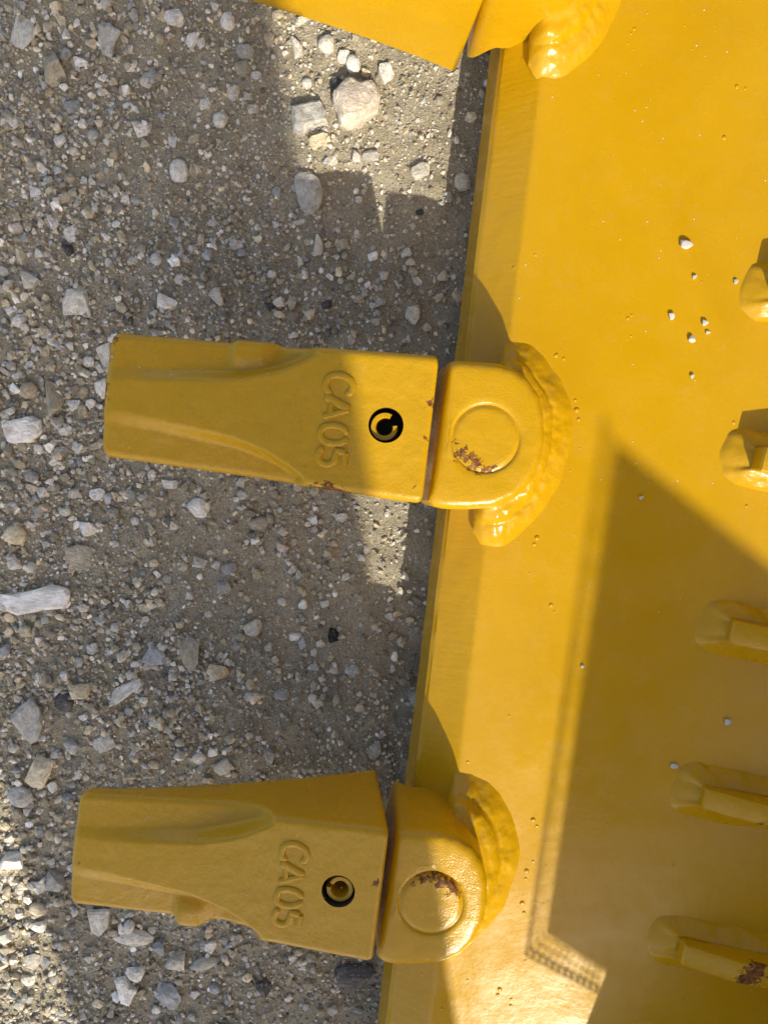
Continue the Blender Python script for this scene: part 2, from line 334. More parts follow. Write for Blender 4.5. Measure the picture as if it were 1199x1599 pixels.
SMALL = '''92 28 18 34 y;272 27 28 24 w;85 112 32 44 n;124 97 26 16 w;235 122 28 20 g;383 80 30 22 g;385 106 32 22 n;300 62 16 22 w;314 66 12 18 w;356 32 24 26 w
463 76 20 36 p;510 70 24 26 p;537 88 20 20 w;552 100 22 26 w;499 222 32 26 y;527 135 20 22 d;280 268 28 34 w;305 262 14 16 w;343 184 26 24 p;218 200 34 26 w;114 166 24 22 b
55 300 26 18 w;496 384 18 34 p;534 381 20 24 n;465 345 22 10 w;432 300 14 20 b;340 463 24 28 m;420 477 20 16 d;510 476 16 14 d;45 435 34 32 p;112 365 24 26 w;105 390 20 20 d
80 345 22 24 w;645 492 22 28 p;555 245 18 20 p;580 243 28 16 g;656 268 30 22 p;722 285 26 26 p;605 115 26 30 w;80 618 38 56 n;112 630 28 22 w;45 610 26 26 t;87 660 24 22 p;105 667 16 18 w
138 565 18 18 w;158 606 20 38 w;67 770 20 18 w;50 745 24 18 g;152 772 24 20 w;168 745 20 18 w;193 772 16 18 w;265 755 26 18 w;237 742 14 18 w;140 827 28 24 w;25 835 34 32 y;22 880 24 20 p
201 945 18 16 w;172 948 14 18 d;297 1022 34 54 n;345 1050 42 26 y;215 1067 22 16 w;126 1077 34 30 y;162 1160 34 32 p;110 1165 28 30 g;42 985 20 20 y;10 1016 22 24 b;145 1014 18 18 w
312 1184 22 20 w;419 1179 22 32 g;585 1172 22 34 g;349 1198 30 26 p;396 981 30 26 p;463 1058 16 20 w;395 1088 28 18 w;440 1085 26 18 g;438 852 28 20 m;403 818 36 22 n;358 887 24 22 b
309 876 30 24 g;349 917 24 24 g;489 813 20 18 w;533 808 20 16 w;570 857 14 14 w;564 871 14 12 w;610 964 18 14 w;507 943 16 14 w;552 1048 22 20 g;561 1106 16 18 y;647 1092 18 24 g
19 1345 38 36 w;85 1375 38 32 g;64 1387 34 24 w;61 1420 32 22 y;60 1447 28 20 w;7 1463 30 26 p;250 1480 22 26 b;275 1502 32 36 p;321 1505 50 24 g;212 1518 30 28 w;54 1502 30 28 p
39 1533 30 18 w;110 1457 22 20 g;96 1349 18 14 w;108 1247 24 18 b;204 1444 18 20 w;170 1592 36 14 d;415 1541 26 34 d;404 1550 14 16 w;334 1548 20 18 b;305 1557 18 14 w;329 1479 20 24 w;457 1497 14 12 w
210 37 14 14 g;195 70 16 18 p;250 60 14 18 t;320 160 16 16 w;228 127 20 16 p;270 345 18 26 g;316 322 12 12 y;430 350 14 12 w;385 150 18 14 p;400 118 16 12 w;365 145 20 22 p;395 170 18 14 p
300 215 18 16 y;270 220 16 20 w;145 210 18 16 g;200 165 18 14 w;20 190 20 22 w;95 220 18 18 w;160 300 16 16 p;195 310 14 16 w;330 345 14 12 w;290 405 18 12 m;245 405 18 18 w;280 435 12 18 w
205 405 14 18 p;170 410 12 14 w;155 435 16 12 g;60 395 18 14 w;25 355 24 18 m;15 485 20 16 w;30 500 26 20 p;200 500 16 16 d;335 10 16 14 w;420 60 18 22 t;435 25 18 16 y;470 30 22 16 p
545 175 12 10 w;480 130 16 14 w;520 250 18 14 p;690 505 14 12 p;655 330 12 10 d;600 430 14 16 p;700 310 14 18 g;460 290 12 14 p;560 310 12 10 w;640 455 12 12 t;370 380 20 14 w;410 345 12 14 b
70 520 20 16 w;110 540 16 14 p;130 610 16 14 t;15 570 18 16 g;120 700 16 12 w;95 705 20 18 g;60 700 16 14 w;30 725 16 14 y;100 745 18 14 n;125 720 14 16 b;80 760 16 14 g;115 770 18 18 p
175 800 16 14 g;210 815 14 16 w;240 800 14 14 y;225 775 16 12 g;270 820 18 16 p;100 800 20 16 p;60 800 18 18 g;20 790 16 14 w;45 820 14 12 w;180 850 14 12 w;70 850 18 14 g;210 860 14 14 w
240 880 16 14 y;260 905 14 16 g;295 930 16 14 w;325 960 14 12 p;280 975 14 14 y;180 980 16 14 p;130 960 14 16 y;200 1005 12 12 w;95 1030 18 14 n;60 1060 16 16 w;25 1090 18 16 w;15 1060 14 14 p
130 1120 16 14 w;190 1130 18 14 n;230 1120 16 14 p;270 1090 18 12 g;250 1150 16 16 n;280 1160 14 14 p;210 1180 20 16 g;240 1195 18 14 y;160 1200 14 14 p;120 1210 16 14 w;90 1180 14 14 g;20 1170 18 16 p
400 900 14 12 y;440 940 16 12 p;470 965 14 14 g;420 1010 14 14 p;370 1010 14 14 g;490 1020 12 14 w;540 900 12 14 w;600 1020 14 12 n;500 1100 14 14 g;470 1130 14 12 p;530 1160 14 12 w;390 1150 14 14 p
60 1300 16 14 y;30 1390 16 14 w;15 1310 18 16 p;45 1270 18 14 p;80 1270 14 14 y;90 1410 16 14 p;30 1430 14 14 w;90 1480 18 14 w;20 1500 16 16 p;80 1535 18 14 w;110 1520 14 14 p;140 1500 16 14 w
110 1560 16 14 g;150 1570 14 14 w;30 1570 18 16 p;70 1580 16 14 y;240 1590 20 14 g;300 1590 16 14 p;130 1590 14 12 w;280 1535 14 12 y;235 1455 16 14 w;290 1460 14 12 g;350 1500 14 14 w;360 1570 16 12 p
400 1590 16 12 g;450 1560 14 14 p;480 1540 14 12 w;500 1580 14 14 t;560 1580 16 12 g;380 1500 14 12 w;430 1500 12 12 p;300 1420 14 12 w;350 1470 14 12 g'''
n_small = 0
for ent in sorted(SMALL.replace('\n', ';').split(';'), key=lambda e: -float(e.split()[2])*float(e.split()[3])):
    x, y, a, b, c = ent.split(); x, y, a, b = map(float, (x, y, a, b))
    if n_small >= 276: break
    p = W(x, y, .002); s = (CZ-.002)/FPX*1.04
    kind = 'a' if random.random() < .72 else 'r'
    o = bpy.data.objects.new('stone', random.choice(SM[kind])); C.objects.link(o); o.parent = ground
    hz = min(a, b)*s*.5*random.uniform(.5, .85)
    an = random.uniform(-.3, .3)
    o.location = (p[0], p[1], ground_z(p[0], p[1])+hz*random.uniform(.25, .6)); o.scale = (a*s/2, b*s/2, hz)
    o.rotation_euler = (random.uniform(-.25, .25), random.uniform(-.25, .25), an)
    k = np.array(COL[c])*random.uniform(.82, 1.14); o.color = (*k, 1); n_small += 1

# loose grit nobody could count: one object
def lip_x(y): return np.interp(y, [W(653, 1178, 0.02)[1], W(762, 267, 0.02)[1]], [W(653, 1178, .02)[0], W(762, 267, .02)[0]]) + (0)
LP0, LP1 = W(762, 267, .02), W(608, 1575, .02)
def lipx(y): return LP0[0]+(LP1[0]-LP0[0])*(y-LP0[1])/(LP1[1]-LP0[1])
def scatter(n, smin, smax, pw, shapes, dens):
    r = rng.random((n*4, 2)); X = -.45+r[:, 0]*.55; Y = -.52+r[:, 1]*.94
    keep = X < lipx(Y)+.012
    keep &= rng.random(len(X)) < dens(X, Y); X, Y = X[keep][:n], Y[keep][:n]; m = len(X)
    sz = smin*(smax/smin)**(rng.random(m)**pw)
    Z = np.array([gz(a, b) for a, b in zip(X, Y)])
    pal = np.array([COL['n'], COL['n'], COL['t'], COL['t'], COL['y'], COL['p'], COL['p'], COL['g'], COL['g'], COL['p'], COL['w'], COL['b'], (.24, .22, .19), (.44, .39, .29), (.52, .46, .35), (.40, .35, .26), (.36, .32, .24)])
    big = (sz-smin)/(smax-smin)
    ci = rng.integers(0, len(pal), m); c = pal[ci]*rng.uniform(.70, 1.30, (m, 1))
    VV, FF, CC = [], [], []; off = 0
    which = rng.integers(0, len(shapes), m)
    for k, (v, f) in enumerate(shapes):
        idx = np.where(which == k)[0]; q = len(idx)
        if not q: continue
        a = rng.uniform(0, 2*np.pi, q); ca, sa = np.cos(a), np.sin(a)
        sc = np.stack([sz[idx]*rng.uniform(.8, 1.25, q), sz[idx]*rng.uniform(.65, 1.0, q), sz[idx]*rng.uniform(.45, .85, q)], 1)*.5
        vv = v[None]*sc[:, None]; tz = rng.uniform(-.5, .5, (q, 1)); vv[..., 2] += tz*vv[..., 0]
        x = vv[..., 0]*ca[:, None]-vv[..., 1]*sa[:, None]; y = vv[..., 0]*sa[:, None]+vv[..., 1]*ca[:, None]
        P = np.stack([x+X[idx, None], y+Y[idx, None], vv[..., 2]+(Z[idx]+sz[idx]*.20)[:, None]], -1)
        f = np.array(f); F3 = (f[None]+(np.arange(q)*len(v))[:, None, None]+off)
        VV.append(P.reshape(-1, 3)); FF.append(F3.reshape(-1, 3)); CC.append(np.repeat(c[idx], len(v), 0)); off += q*len(v)
    return np.concatenate(VV), np.concatenate(FF), np.concatenate(CC)
octa = (np.array([(1, 0, 0), (-1, 0, 0), (0, 1, 0), (0, -1, 0), (0, 0, 1), (0, 0, -1)], float),
        [(0, 2, 4), (2, 1, 4), (1, 3, 4), (3, 0, 4), (2, 0, 5), (1, 2, 5), (3, 1, 5), (0, 3, 5)])
def ico(seed):
    bm = bmesh.new(); bmesh.ops.create_icosphere(bm, subdivisions=1, radius=1); r = np.random.default_rng(seed)
    V = np.array([v.co[:] for v in bm.verts])*(1+r.uniform(-.18, .18, (len(bm.verts), 1))); Fc = [tuple(v.index for v in f.verts) for f in bm.faces]; bm.free(); return V, Fc
octs = [(octa[0]*(1+np.random.default_rng(k).uniform(-.3, .3, (6, 3))), octa[1]) for k in range(5)]
icos = [ico(k) for k in range(5)]
ang = [s for s in SHAPES['a']]
def clump(X, Y, f, sd): return np.array([fbm(a*f, b*f, sd, 3) for a, b in zip(X, Y)])
def d_big(X, Y): return np.clip(np.clip(.62-(X+.28)*2.2, .05, 1)+.55*clump(X, Y, 11, 5.5), .03, 1)
def d_mid(X, Y): return np.clip((.80-(X+.24)*2.1), .13, 1)*np.clip(.75+.8*clump(X, Y, 12, 4.4), .08, 1)
def d_fine(X, Y): return np.clip(.65+.6*clump(X, Y, 14, 9.1), .1, 1)
parts = [scatter(45000, .0010, .0022, 1.1, octs, d_fine), scatter(38000, .0019, .0044, 1.3, icos+octs, d_mid), scatter(9000, .0038, .0085, 2.0, icos+ang+ang, d_big)]
off = 0; VV, FF, CC = [], [], []
for v, f, c in parts: VV.append(v); FF.append(f+off); CC.append(c); off += len(v)
VV, FF, CC = map(np.concatenate, (VV, FF, CC))
me = bpy.data.meshes.new('gravel'); me.vertices.add(len(VV)); me.vertices.foreach_set('co', VV.astype(np.float32).ravel())
me.loops.add(FF.size); me.loops.foreach_set('vertex_index', FF.astype(np.int32).ravel())
me.polygons.add(len(FF)); me.polygons.foreach_set('loop_start', np.arange(0, FF.size, 3, dtype=np.int32)); me.update(calc_edges=True)
ca = me.color_attributes.new('col', 'FLOAT_COLOR', 'POINT'); ca.data.foreach_set('color', np.c_[CC, np.ones(len(CC))].astype(np.float32).ravel())
me.materials.append(M_GRAV); me.polygons.foreach_set('use_smooth', [False]*len(FF)); me.validate()
go = bpy.data.objects.new('gravel', me); C.objects.link(go); go['kind'] = 'stuff'; go['label'] = 'fine loose grit and small limestone chips scattered over the dirt'; go['category'] = 'gravel'

def straw(px, label):
    P3 = crspline([W(a, b, c) for a, b, c in px], 14); r = .00028
    V, Fc = [], []
    rings = []
    for p in P3: rings.append(np.array([p+np.array([math.cos(t)*r, math.sin(t)*r, r*math.sin(t)]) for t in np.linspace(0, 2*math.pi, 6)[:-1]]))
    V, Fc = loft(rings); o = add('straw', V, Fc, M_STRAW); tag(o, label, 'straw'); return o
straw([(338, 786, .003), (345, 770, .006), (352, 758, .005), (358, 748, .004)], 'short dry straw lying on the dirt under the middle tooth')
straw([(455, 1498, .003), (380, 1487, .005), (403, 1480, .004)][1:] + [(371, 1492, .004)], 'dry straw sliver on the dirt below the lower tooth')

# ------------------------------------------------------------------ the bucket
ZP, ZE, ZB = .062, .0475, .016                # plate top, outer lip edge, lip underside
bucket = empty('excavator_bucket', (.25, 0, 0), 'glossy yellow painted excavator bucket with lettered teeth along its lip, lying on gravel', 'excavator bucket')
E0, E1 = W(762, 267, ZE), W(608, 1575, ZE); B0, B1 = W(840, 167, ZP), W(669, 1599, ZP)
def on(y, a, b): return a[0]+(b[0]-a[0])*(y-a[1])/(b[1]-a[1])
Y0, Y1 = -.47, .62
ys = np.linspace(Y0, Y1, 260)
def lipjit(y, k): return .00045*fbm(y*40, k, 1.3, 3)
prof = []
for y in ys:
    e, b = on(y, E0, E1), on(y, B0, B1)
    row = [(e+.012, ZB), (e-.0030, ZB+.0005), (e-.0045+lipjit(y, 1), ZB+.003), (e-.0012+lipjit(y, 2), ZE-.002), (e+.0006+lipjit(y, 2), ZE)]
    for t in np.linspace(.05, .97, 16):
        row.append((e+(b-e)*t, ZE+(ZP-ZE)*t+.0003*math.sin(t*math.pi)+.00022*fbm(y*70, t*3, 5, 3)))
    row += [(b+.0008, ZP-.00015), (b+.004, ZP)]
    for x in np.linspace(.012, .14, 24)**1.0: row.append((b+x, ZP+.00012*fbm(y*25, x*25, 8, 3)))
    for x in (.2, .26, .3): row.append((b+x, ZP))
    for a in np.linspace(8, 110, 14): row.append((b+.3+.5*math.sin(R(a)), ZP+.5-.5*math.cos(R(a))))
    bx, bz = row[-1]
    row += [(bx+.012, bz+.004)]
    for a in np.linspace(106, 0, 14): row.append((b+.3+.514*math.sin(R(a)), ZP+.5-.514*math.cos(R(a))))
    row += [(b+.2, ZP-.016), (b+.03, ZP-.02), (b-.01, ZB)]
    prof.append(np.array([(x, y, z) for x, z in row]))
V, Fc = loft(prof, True, True)
lip = fix_normals(add('lip_plate', V, Fc, M_PLATE, bucket, True, 24, pivot=(.25, 0, ZB)))
lip.data.materials.append(M_BEVEL); npf = len(prof[0])
for k in range((len(prof)-1)*npf):
    if 4 <= k % npf <= 20: lip.data.polygons[k].material_index = 1

# unseen side plates; sunward front edge raked to cast a shadow edge on the floor
sp0, sp1 = W(915, 1599, ZP), W(950, 1510, ZP); YS = -.49
h0, h1 = (sp0[1]-YS)/SB, (sp1[1]-YS)/SB; xa, xb = sp0[0]+SA*h0, sp1[0]+SA*h1
rk = (xb-xa)/(h1-h0); x0 = xa-rk*h0
def sideplate(y, t):
    o = [(x0, ZP-.02)]+[(x0+rk*h, ZP+h) for h in (.0, .12, .25, .33)]
    top = o[-1]; o += [(top[0]+.06, top[1]+.05), (.72, .66), (.84, .60), (.86, .45), (.76, .22), (.5, .04)]
    o = np.array(o); Vt = [(x, y, z) for x, z in o]+[(x, y-t, z) for x, z in o]; m = len(o)
    Fc = [tuple(range(m)), tuple(range(2*m-1, m-1, -1))]+[(j, j+m, (j+1) % m+m, (j+1) % m) for j in range(m)]
    return Vt, Fc
for y, t in ((YS, .02), (Y1+.021, .02)):
    fix_normals(add('side_plate', *sideplate(y, t), M_PLATE, bucket, False))

# ---- weld fillets
def weld(name, inner, outer, zi, zo, parent, seed, beads=((.20, .27, .0052), (.60, .40, .0034)), n=170, m=30, mat=None, lump=.0014, endl=.10):
    """smooth overlapping weld passes between two plan curves: inner (x,y) at height zi, outer on the plate"""
    ci, co = resample(crspline(inner, 240), n), resample(crspline(outer, 240), n); P = np.zeros((n, m, 3)); t = np.linspace(0, 1, n)
    d = np.r_[0, np.cumsum(np.linalg.norm(np.diff(co, axis=0), axis=1))]
    for i in range(n):
        wv = .0016*fbm(d[i]*38, seed, 0, 3)
        e = np.clip(min(t[i], 1-t[i])/endl, 0, 1); endk = math.sqrt(max(0, 1-(1-e)**2))
        dirv = co[i]-ci[i]; L = np.linalg.norm(dirv)+1e-9
        for j in range(m):
            q = j/(m-1); p = ci[i]+dirv*q+dirv/L*wv*q
            prof = ((zi(t[i]) if callable(zi) else zi)-zo)*(1-q)**1.5
            for k, (qc, qw, hgt) in enumerate(beads):
                c = qc+.09*fbm(d[i]*18, seed+5*k, 1, 2); a = (q-c)/qw
                if abs(a) < 1: prof += hgt*(math.sqrt(1-a*a) if k == 0 else (1-a*a)**1.15)*(1+.5*fbm(d[i]*22, seed+9*k, 4, 2))
            prof += lump*fbm(p[0]*95, p[1]*95, seed, 3)*math.sin(math.pi*q)
            prof += (.00016*fbm(p[0]*330, p[1]*330, seed+2, 2))*math.sin(math.pi*q)
            P[i, j] = (p[0], p[1], zo-.0008+max(prof, 0)*endk)
        P[i, -1, 2] = zo-.0015
    V, Fc = grid(P)
    o = fix_normals(add(name, V, Fc, mat or M_WELD, parent, True))
    if np.mean([p.normal.z for p in o.data.polygons]) < 0: o.data.flip_normals()
    return o

# ---- adapters
ZA = .104
DC = W(758, 685, ZA)                          # plug centre of the middle adapter
OUT1 = [(700, 570), (703, 564), (714, 561), (745, 563), (775, 565), (800, 572), (825, 589), (843, 616), (851, 650), (852, 688), (846, 722), (831, 754), (806, 779), (770, 794), (730, 797), (694, 796), (678, 793), (668, 783), (676, 735), (685, 680), (692, 625)]
OUTW = np.array([W(x, y, ZA)-DC for x, y in OUT1])[:, :2]
WO = [(782, 556), (790, 536), (812, 529), (836, 540), (862, 566), (884, 600), (895, 640), (895, 682), (884, 730), (866, 772), (840, 812), (806, 842), (778, 858), (752, 852), (738, 832)]
DZ = np.array([DC[0], DC[1], ZP])
WOW = np.array([W(x, y, ZP)-DZ for x, y in WO])[:, :2]
NA = 128
def adapter(center, rot, spots, label, seed, deep=0.0, groove=.0008):
    c, s = math.cos(rot), math.sin(rot); RM = np.array([[c, -s], [s, c]])
    poly = OUTW@RM.T
    # polar rays from the plug centre
    th = np.linspace(0, 2*np.pi, NA, endpoint=False); dense = np.concatenate([np.linspace(poly[i], poly[(i+1) % len(poly)], 30, endpoint=False) for i in range(len(poly))])
    da = np.arctan2(dense[:, 1], dense[:, 0]) % (2*np.pi); o = np.argsort(da); rr = np.interp(th, da[o], np.linalg.norm(dense, axis=1)[o], period=2*np.pi)
    rd = .0173; rings = []
    dirs = np.stack([np.cos(th), np.sin(th)], 1)
    def ring(r, z):
        z = np.broadcast_to(z, (NA,)); P = np.array(center[:2])+dirs*np.broadcast_to(r, (NA,))[:, None]
        zz = np.array([z[k]+.00025*fbm(P[k, 0]*90, P[k, 1]*90, seed, 3) for k in range(NA)])
        rings.append(np.c_[P, zz])
    cres = np.maximum(0, np.cos(th-R(60)))**2*deep                # chipped crescent beside the plug
    for f in (.04, .3, .55, .75, .87): ring(rd*f, ZA+.0002-deep*.5*0)
    ring(rd*.95, ZA-.0001-cres*.3); ring(rd*1.0, ZA-groove-cres); ring(rd*1.04, ZA-groove*1.3-cres*1.1); ring(rd*1.08, ZA-groove*.3-cres*.3); ring(rd*1.13, ZA+.0002)
    er = .0058
    for f in (.2, .4, .6, .8): ring(rd*1.13+(rr-er-rd*1.13)*f, ZA+.0002)
    for a in np.linspace(0, 90, 8): ring(rr-er+er*math.sin(R(a)), ZA-er+er*math.cos(R(a)))
    # down the flanks: to the plate, but lower where the nose hangs in front of the lip
    Pb = np.array(center[:2])+dirs*rr[:, None]; ex = np.array([on(y, E0, E1) for y in Pb[:, 1]])
    left = ss((.004-(Pb[:, 0]-center[0]))/.02)
    zb = np.where(Pb[:, 0] < ex-.001, .051-.021*ss((ex-Pb[:, 0]-.003)/.020), ZP-.012)
    for f in (.15, .4, .7, 1.0): ring(rr+.0012*f+.006*f*left*np.clip(-dirs[:, 0], 0, 1)**2, (ZA-er)*(1-f)+zb*f)
    V, Fc = loft(rings, True, True)
    lowest = np.array([center[0], center[1], ZP])
    ob = add('adapter', V, Fc, paint('adapter enamel', spots, .2, .25, pivot=lowest) if spots else M_CAST, bucket, True, 46, pivot=lowest, label=label)
    fix_normals(ob)
    outer = np.array(center[:2])+WOW@RM.T
    inn = []
    for p in outer:
        d = p-np.array(center[:2]); a = math.atan2(d[1], d[0]) % (2*math.pi); r = np.interp(a, th, rr, period=2*math.pi)
        inn.append(np.array(center[:2])+d/np.linalg.norm(d)*(r-.002))
    weld('weld_bead', np.array(inn), outer, lambda t: ZP+.016-.006*abs(t-.35), ZP, ob, seed)
    return ob
A1 = DC; A2 = W(673, 1411, ZA); A3 = A1+(A1-A2)*1.03
aw = lambda x, y: W(x, y, ZA)
adapter(A1, 0, [(aw(742, 724), .0046, 1.05), (aw(720, 708), .0042, .95), (aw(712, 693), .0026, .8), (aw(758, 733), .0036, .95), (aw(772, 728), .0028, .75), (aw(730, 717), .004, .95)],
        'adapter behind the middle tooth, rust chips along the lower rim of its round plug', 3, 0, .0007)
adapter(A2, R(-.6), [(aw(690, 1377), .0050, 1.05), (aw(706, 1385), .0050, 1.05), (aw(676, 1370), .0042, .95), (aw(660, 1372), .0034, .9), (aw(714, 1394), .0032, .9), (aw(645, 1378), .002, .7)],
        'adapter behind the lower tooth, rusty hollow at the upper right of its plug', 17, .0022, .0006)
adapter(A3, R(.5), [], 'adapter cut off by the top edge of the picture', 29)

# ---- teeth
TL, TT = .1745, .069
HS = np.array([(0, 200), (.30, 150), (.335, 108), (.37, 92), (.42, 76), (.47, 63), (.53, 52), (.60, 42), (.70, 35), (.85, 26), (1.0, 20)]); HS[:, 1] *= 3.38e-4
DW = np.array([(0, 0), (.27, .0), (.31, .0016), (.36, .0055), (.42, .0092), (.50, .0105), (.57, .0092), (.65, .0070), (.8, .0042), (.93, .0022), (1, .0008)])
TWI = np.array([(0, .004), (.35, .0042), (.5, .0055), (.7, .0075), (1, .009)])
def hw(s): return .0389-.0058*s
def tooth_top(s, v, lug):
    """height over the tooth's top datum at length fraction s, across v"""
    hs, dw, tw = (np.interp(s, a[:, 0], a[:, 1]) for a in (HS, DW, TWI))
    z = -dw*ss((abs(v)-hs)/tw)
    wing = ss((abs(v)-hs)/tw)
    z += -.0016*wing*np.clip((abs(v)-hs)/.02, 0, 1)
    if v*lug > 0:
        a0, a1 = (.47, .64) if lug == 1 else (.52, .665)
        b = ss((s-a0)/.07)*ss((a1-s)/.028); e = ss((abs(v)-.016)/.014)
        z += (.0036 if lug == 1 else .0042)*b*e
    z += .0006*ss((.30-s)/.25)                       # slightly crowned pocket
    return z + .00022*fbm(s*22, v*110, lug*3, 3)
def stroke(pts, r=.0016, n=30, closed=False):
    return crspline(pts, n, closed), r
LET = {   # unit cell: x along the line of text (0..1), y from baseline to cap (0..1)
 'C': [([(.93, .74), (.80, .93), (.52, 1.0), (.22, .88), (.08, .5), (.22, .12), (.52, 0), (.80, .07), (.93, .28)], 1)],
 'A': [([(.04, 0), (.27, .5), (.50, 1.0)], 1.25), ([(.50, 1.0), (.72, .5), (.96, 0)], .9), ([(.25, .28), (.5, .28), (.78, .28)], .75)],
 '0': [([(.5, 1), (.18, .88), (.06, .5), (.18, .12), (.5, 0), (.82, .12), (.94, .5), (.82, .88), (.5, 1)], 1)],
 '5': [([(.86, 1), (.52, 1), (.20, 1)], 1), ([(.20, 1), (.17, .78), (.14, .56)], 1), ([(.14, .56), (.45, .64), (.78, .56), (.92, .32), (.78, .08), (.48, 0), (.20, .05), (.07, .2)], 1)]}
def tooth(O, tip, rollv, lug, spots, label, seed, pin_rot=0, letters=True):
    O = np.asarray(O); U = np.asarray(tip)-O; L = TL; U = U/np.linalg.norm(U)
    Vx = np.cross(np.array([0, 0, 1.0]), -U*1.0); Vx = -Vx if Vx[1] < 0 else Vx; Vx /= np.linalg.norm(Vx)
    Wn = np.cross(Vx, U); Wn = -Wn if Wn[2] < 0 else Wn
    cr, sr = math.cos(rollv), math.sin(rollv); Vx, Wn = Vx*cr+Wn*sr, Wn*cr-Vx*sr
    to = lambda u, v, w_: O+U*u+Vx*v+Wn*w_
    NT_ = 76; rings = []; rc = .0042
    def section(u, shrink, ext=0):
        s = min(max(u/L, 0), 1); h = hw(s)-shrink*1.0; T = TT+(0.0135-TT)*s**.9
        if lug: pass
        lugb = (.0016*ss((s-.46)/.06)*ss((.645-s)/.03) if lug == 1 else .0034*ss((s-.53)/.05)*ss((.665-s)/.035))
        hp, hm = h+(lugb if lug > 0 else 0), h+(lugb if lug < 0 else 0)
        pts = []
        zc = -shrink*.75
        vs = np.linspace(-hm+rc, hp-rc, NT_)
        top = [tooth_top(s, v*1.0, lug) for v in vs]
        for a in np.linspace(90, 12, 6): pts.append((-hm+rc-rc*math.sin(R(a)), top[0]-rc+rc*math.cos(R(a))+zc))
        for v, z in zip(vs, top): pts.append((v, z+zc))
        for a in np.linspace(12, 90, 6): pts.append((hp-rc+rc*math.sin(R(a)), top[-1]-rc+rc*math.cos(R(a))+zc))
        hb = h*(.985-.02*s)+.005*(1-s)**2; b = -T+shrink*.75
        bz = min(top[0], top[-1])-rc
        b = min(b, bz-.002)
        pts += [(hp*.6+hb*.4, bz*.5+b*.5), (hb, b+.004), (hb-.004, b), (0, b), (-hb+.004, b), (-hb, b+.004), (-hm*.6-hb*.4, bz*.5+b*.5)]
        return np.array([to(u+max(0, -z)*.17*(1-s)**1.3, v, z) for v, z in pts])
    spots = [(to(a*L, b, c), r, st) for a, b, c, r, st in spots]
    rr_, rt = .0032, .0050
    for a in np.linspace(0, 90, 6): rings.append(section(rr_-rr_*math.cos(R(a)), rr_*(1-math.sin(R(a)))))
    for u in np.linspace(rr_+.002, L-rt-.002, 116): rings.append(section(u, 0))
    for a in np.linspace(0, 84, 7): rings.append(section(L-rt+rt*math.sin(R(a)), rt*(1-math.cos(R(a)))))
    V, Fc = loft(rings, True, True)
    piv = to(L*.5, 0, -.05); mat = paint('tooth enamel', spots, .34, .35, pivot=piv) if spots else M_CAST
    ob = fix_normals(add('tooth', V, Fc, mat, bucket, True, 50, pivot=piv, label=label))
    # real pin hole, cut through the top
    up, rh = .0237, .0092
    cyl = []
    for zz in (-.030, .01): cyl.append(np.array([to(up+rh*math.cos(t), rh*math.sin(t), zz) for t in np.linspace(0, 2*math.pi, 48, endpoint=False)]))
    cv, cf = loft(cyl); cut = fix_normals(add('cutter', cv, cf, M_DARKHOLE, None, False)); C.objects.unlink(cut); S.collection.objects.link(cut)
    bpy.context.view_layer.update()
    md = ob.modifiers.new('hole', 'BOOLEAN'); md.operation = 'DIFFERENCE'; md.solver = 'EXACT'; md.object = cut
    dg = bpy.context.evaluated_depsgraph_get(); nm = bpy.data.meshes.new_from_object(ob.evaluated_get(dg)); ob.modifiers.clear(); ob.data = nm
    if len(nm.materials) < 2: nm.materials.append(M_DARKHOLE)
    # the walls of the hole take the near-black material
    loc = np.array(ob.location)+np.array(bucket.location)
    for p in nm.polygons:
        d = np.array(p.center)+loc-O; u, v, z = d@U, d@Vx, d@Wn
        p.material_index = 1 if math.hypot(u-up, v) < rh*1.02 and z < -.0016 and abs(np.array(p.normal)@Wn) < .3 or (math.hypot(u-up, v) < rh and -.031 < z < -.029) else 0
    nm.set_sharp_from_angle(angle=R(46))
    bpy.data.objects.remove(cut)
    # rolled spring pin: a coil of strip standing in the hole
    ri, ro, n = .0049, .0077, 54; ringsP = []
    cu, cvv = up-.0006*math.cos(pin_rot), -.0008
    for k in range(n):
        f = k/(n-1); a = pin_rot+f*R(305 if lug == 1 else 335); g = .0010*(1-f)**3
        rings_ = []
        for r_, z_ in ((ri-g, -.028), (ri-g, -.0040), (ri+.0004-g, -.0034), (ro-.0004-g, -.0034), (ro-g, -.0040), (ro-g, -.028)):
            rings_.append(to(cu+r_*math.cos(a), cvv+r_*math.sin(a), z_))
        ringsP.append(np.array(rings_))
    pv, pf = loft(ringsP); fix_normals(add('retaining_pin', pv, pf, M_CAST, ob, True, 40))
    # raised cast letters, one part per character, standing on the pocket roof
    if letters:
        for ch, vc, wd in (('C', .0182, .0116), ('A', .0060, .0124), ('0', -.0079, .0106), ('5', -.0197, .0100)):
            mb = MB()
            for pts, k in LET[ch]:
                path, r = stroke(pts, .0019*k, 34); rg = []
                q = []
                for (a, b) in path:
                    v = vc+wd/2-a*wd; u = .0572-b*.0140+.0008*fbm(v*200, seed, 2, 1); q.append((u, v))
                q = np.array(q); tg = np.gradient(q, axis=0); tg /= np.linalg.norm(tg, axis=1)[:, None]; nn = np.stack([-tg[:, 1], tg[:, 0]], 1)
                for i in range(len(q)):
                    e = min(1, math.sqrt(max(0.03, min(i, len(q)-1-i)/3.0)))
                    zz = tooth_top(q[i, 0]/L, q[i, 1], lug)
                    rg.append(np.array([to(*(q[i]+nn[i]*r*e*math.cos(t)), zz-.0004+.0018*e*math.copysign(abs(math.sin(t))**.55, math.sin(t))) for t in np.linspace(0, 2*math.pi, 14, endpoint=False)]))
                mb.put(*loft(rg))
            fix_normals(add('raised_letter', mb.V, mb.F, M_CAST, ob, True, 60, label='raised cast %s' % ('figure '+ch if ch in '05' else 'letter '+ch)))
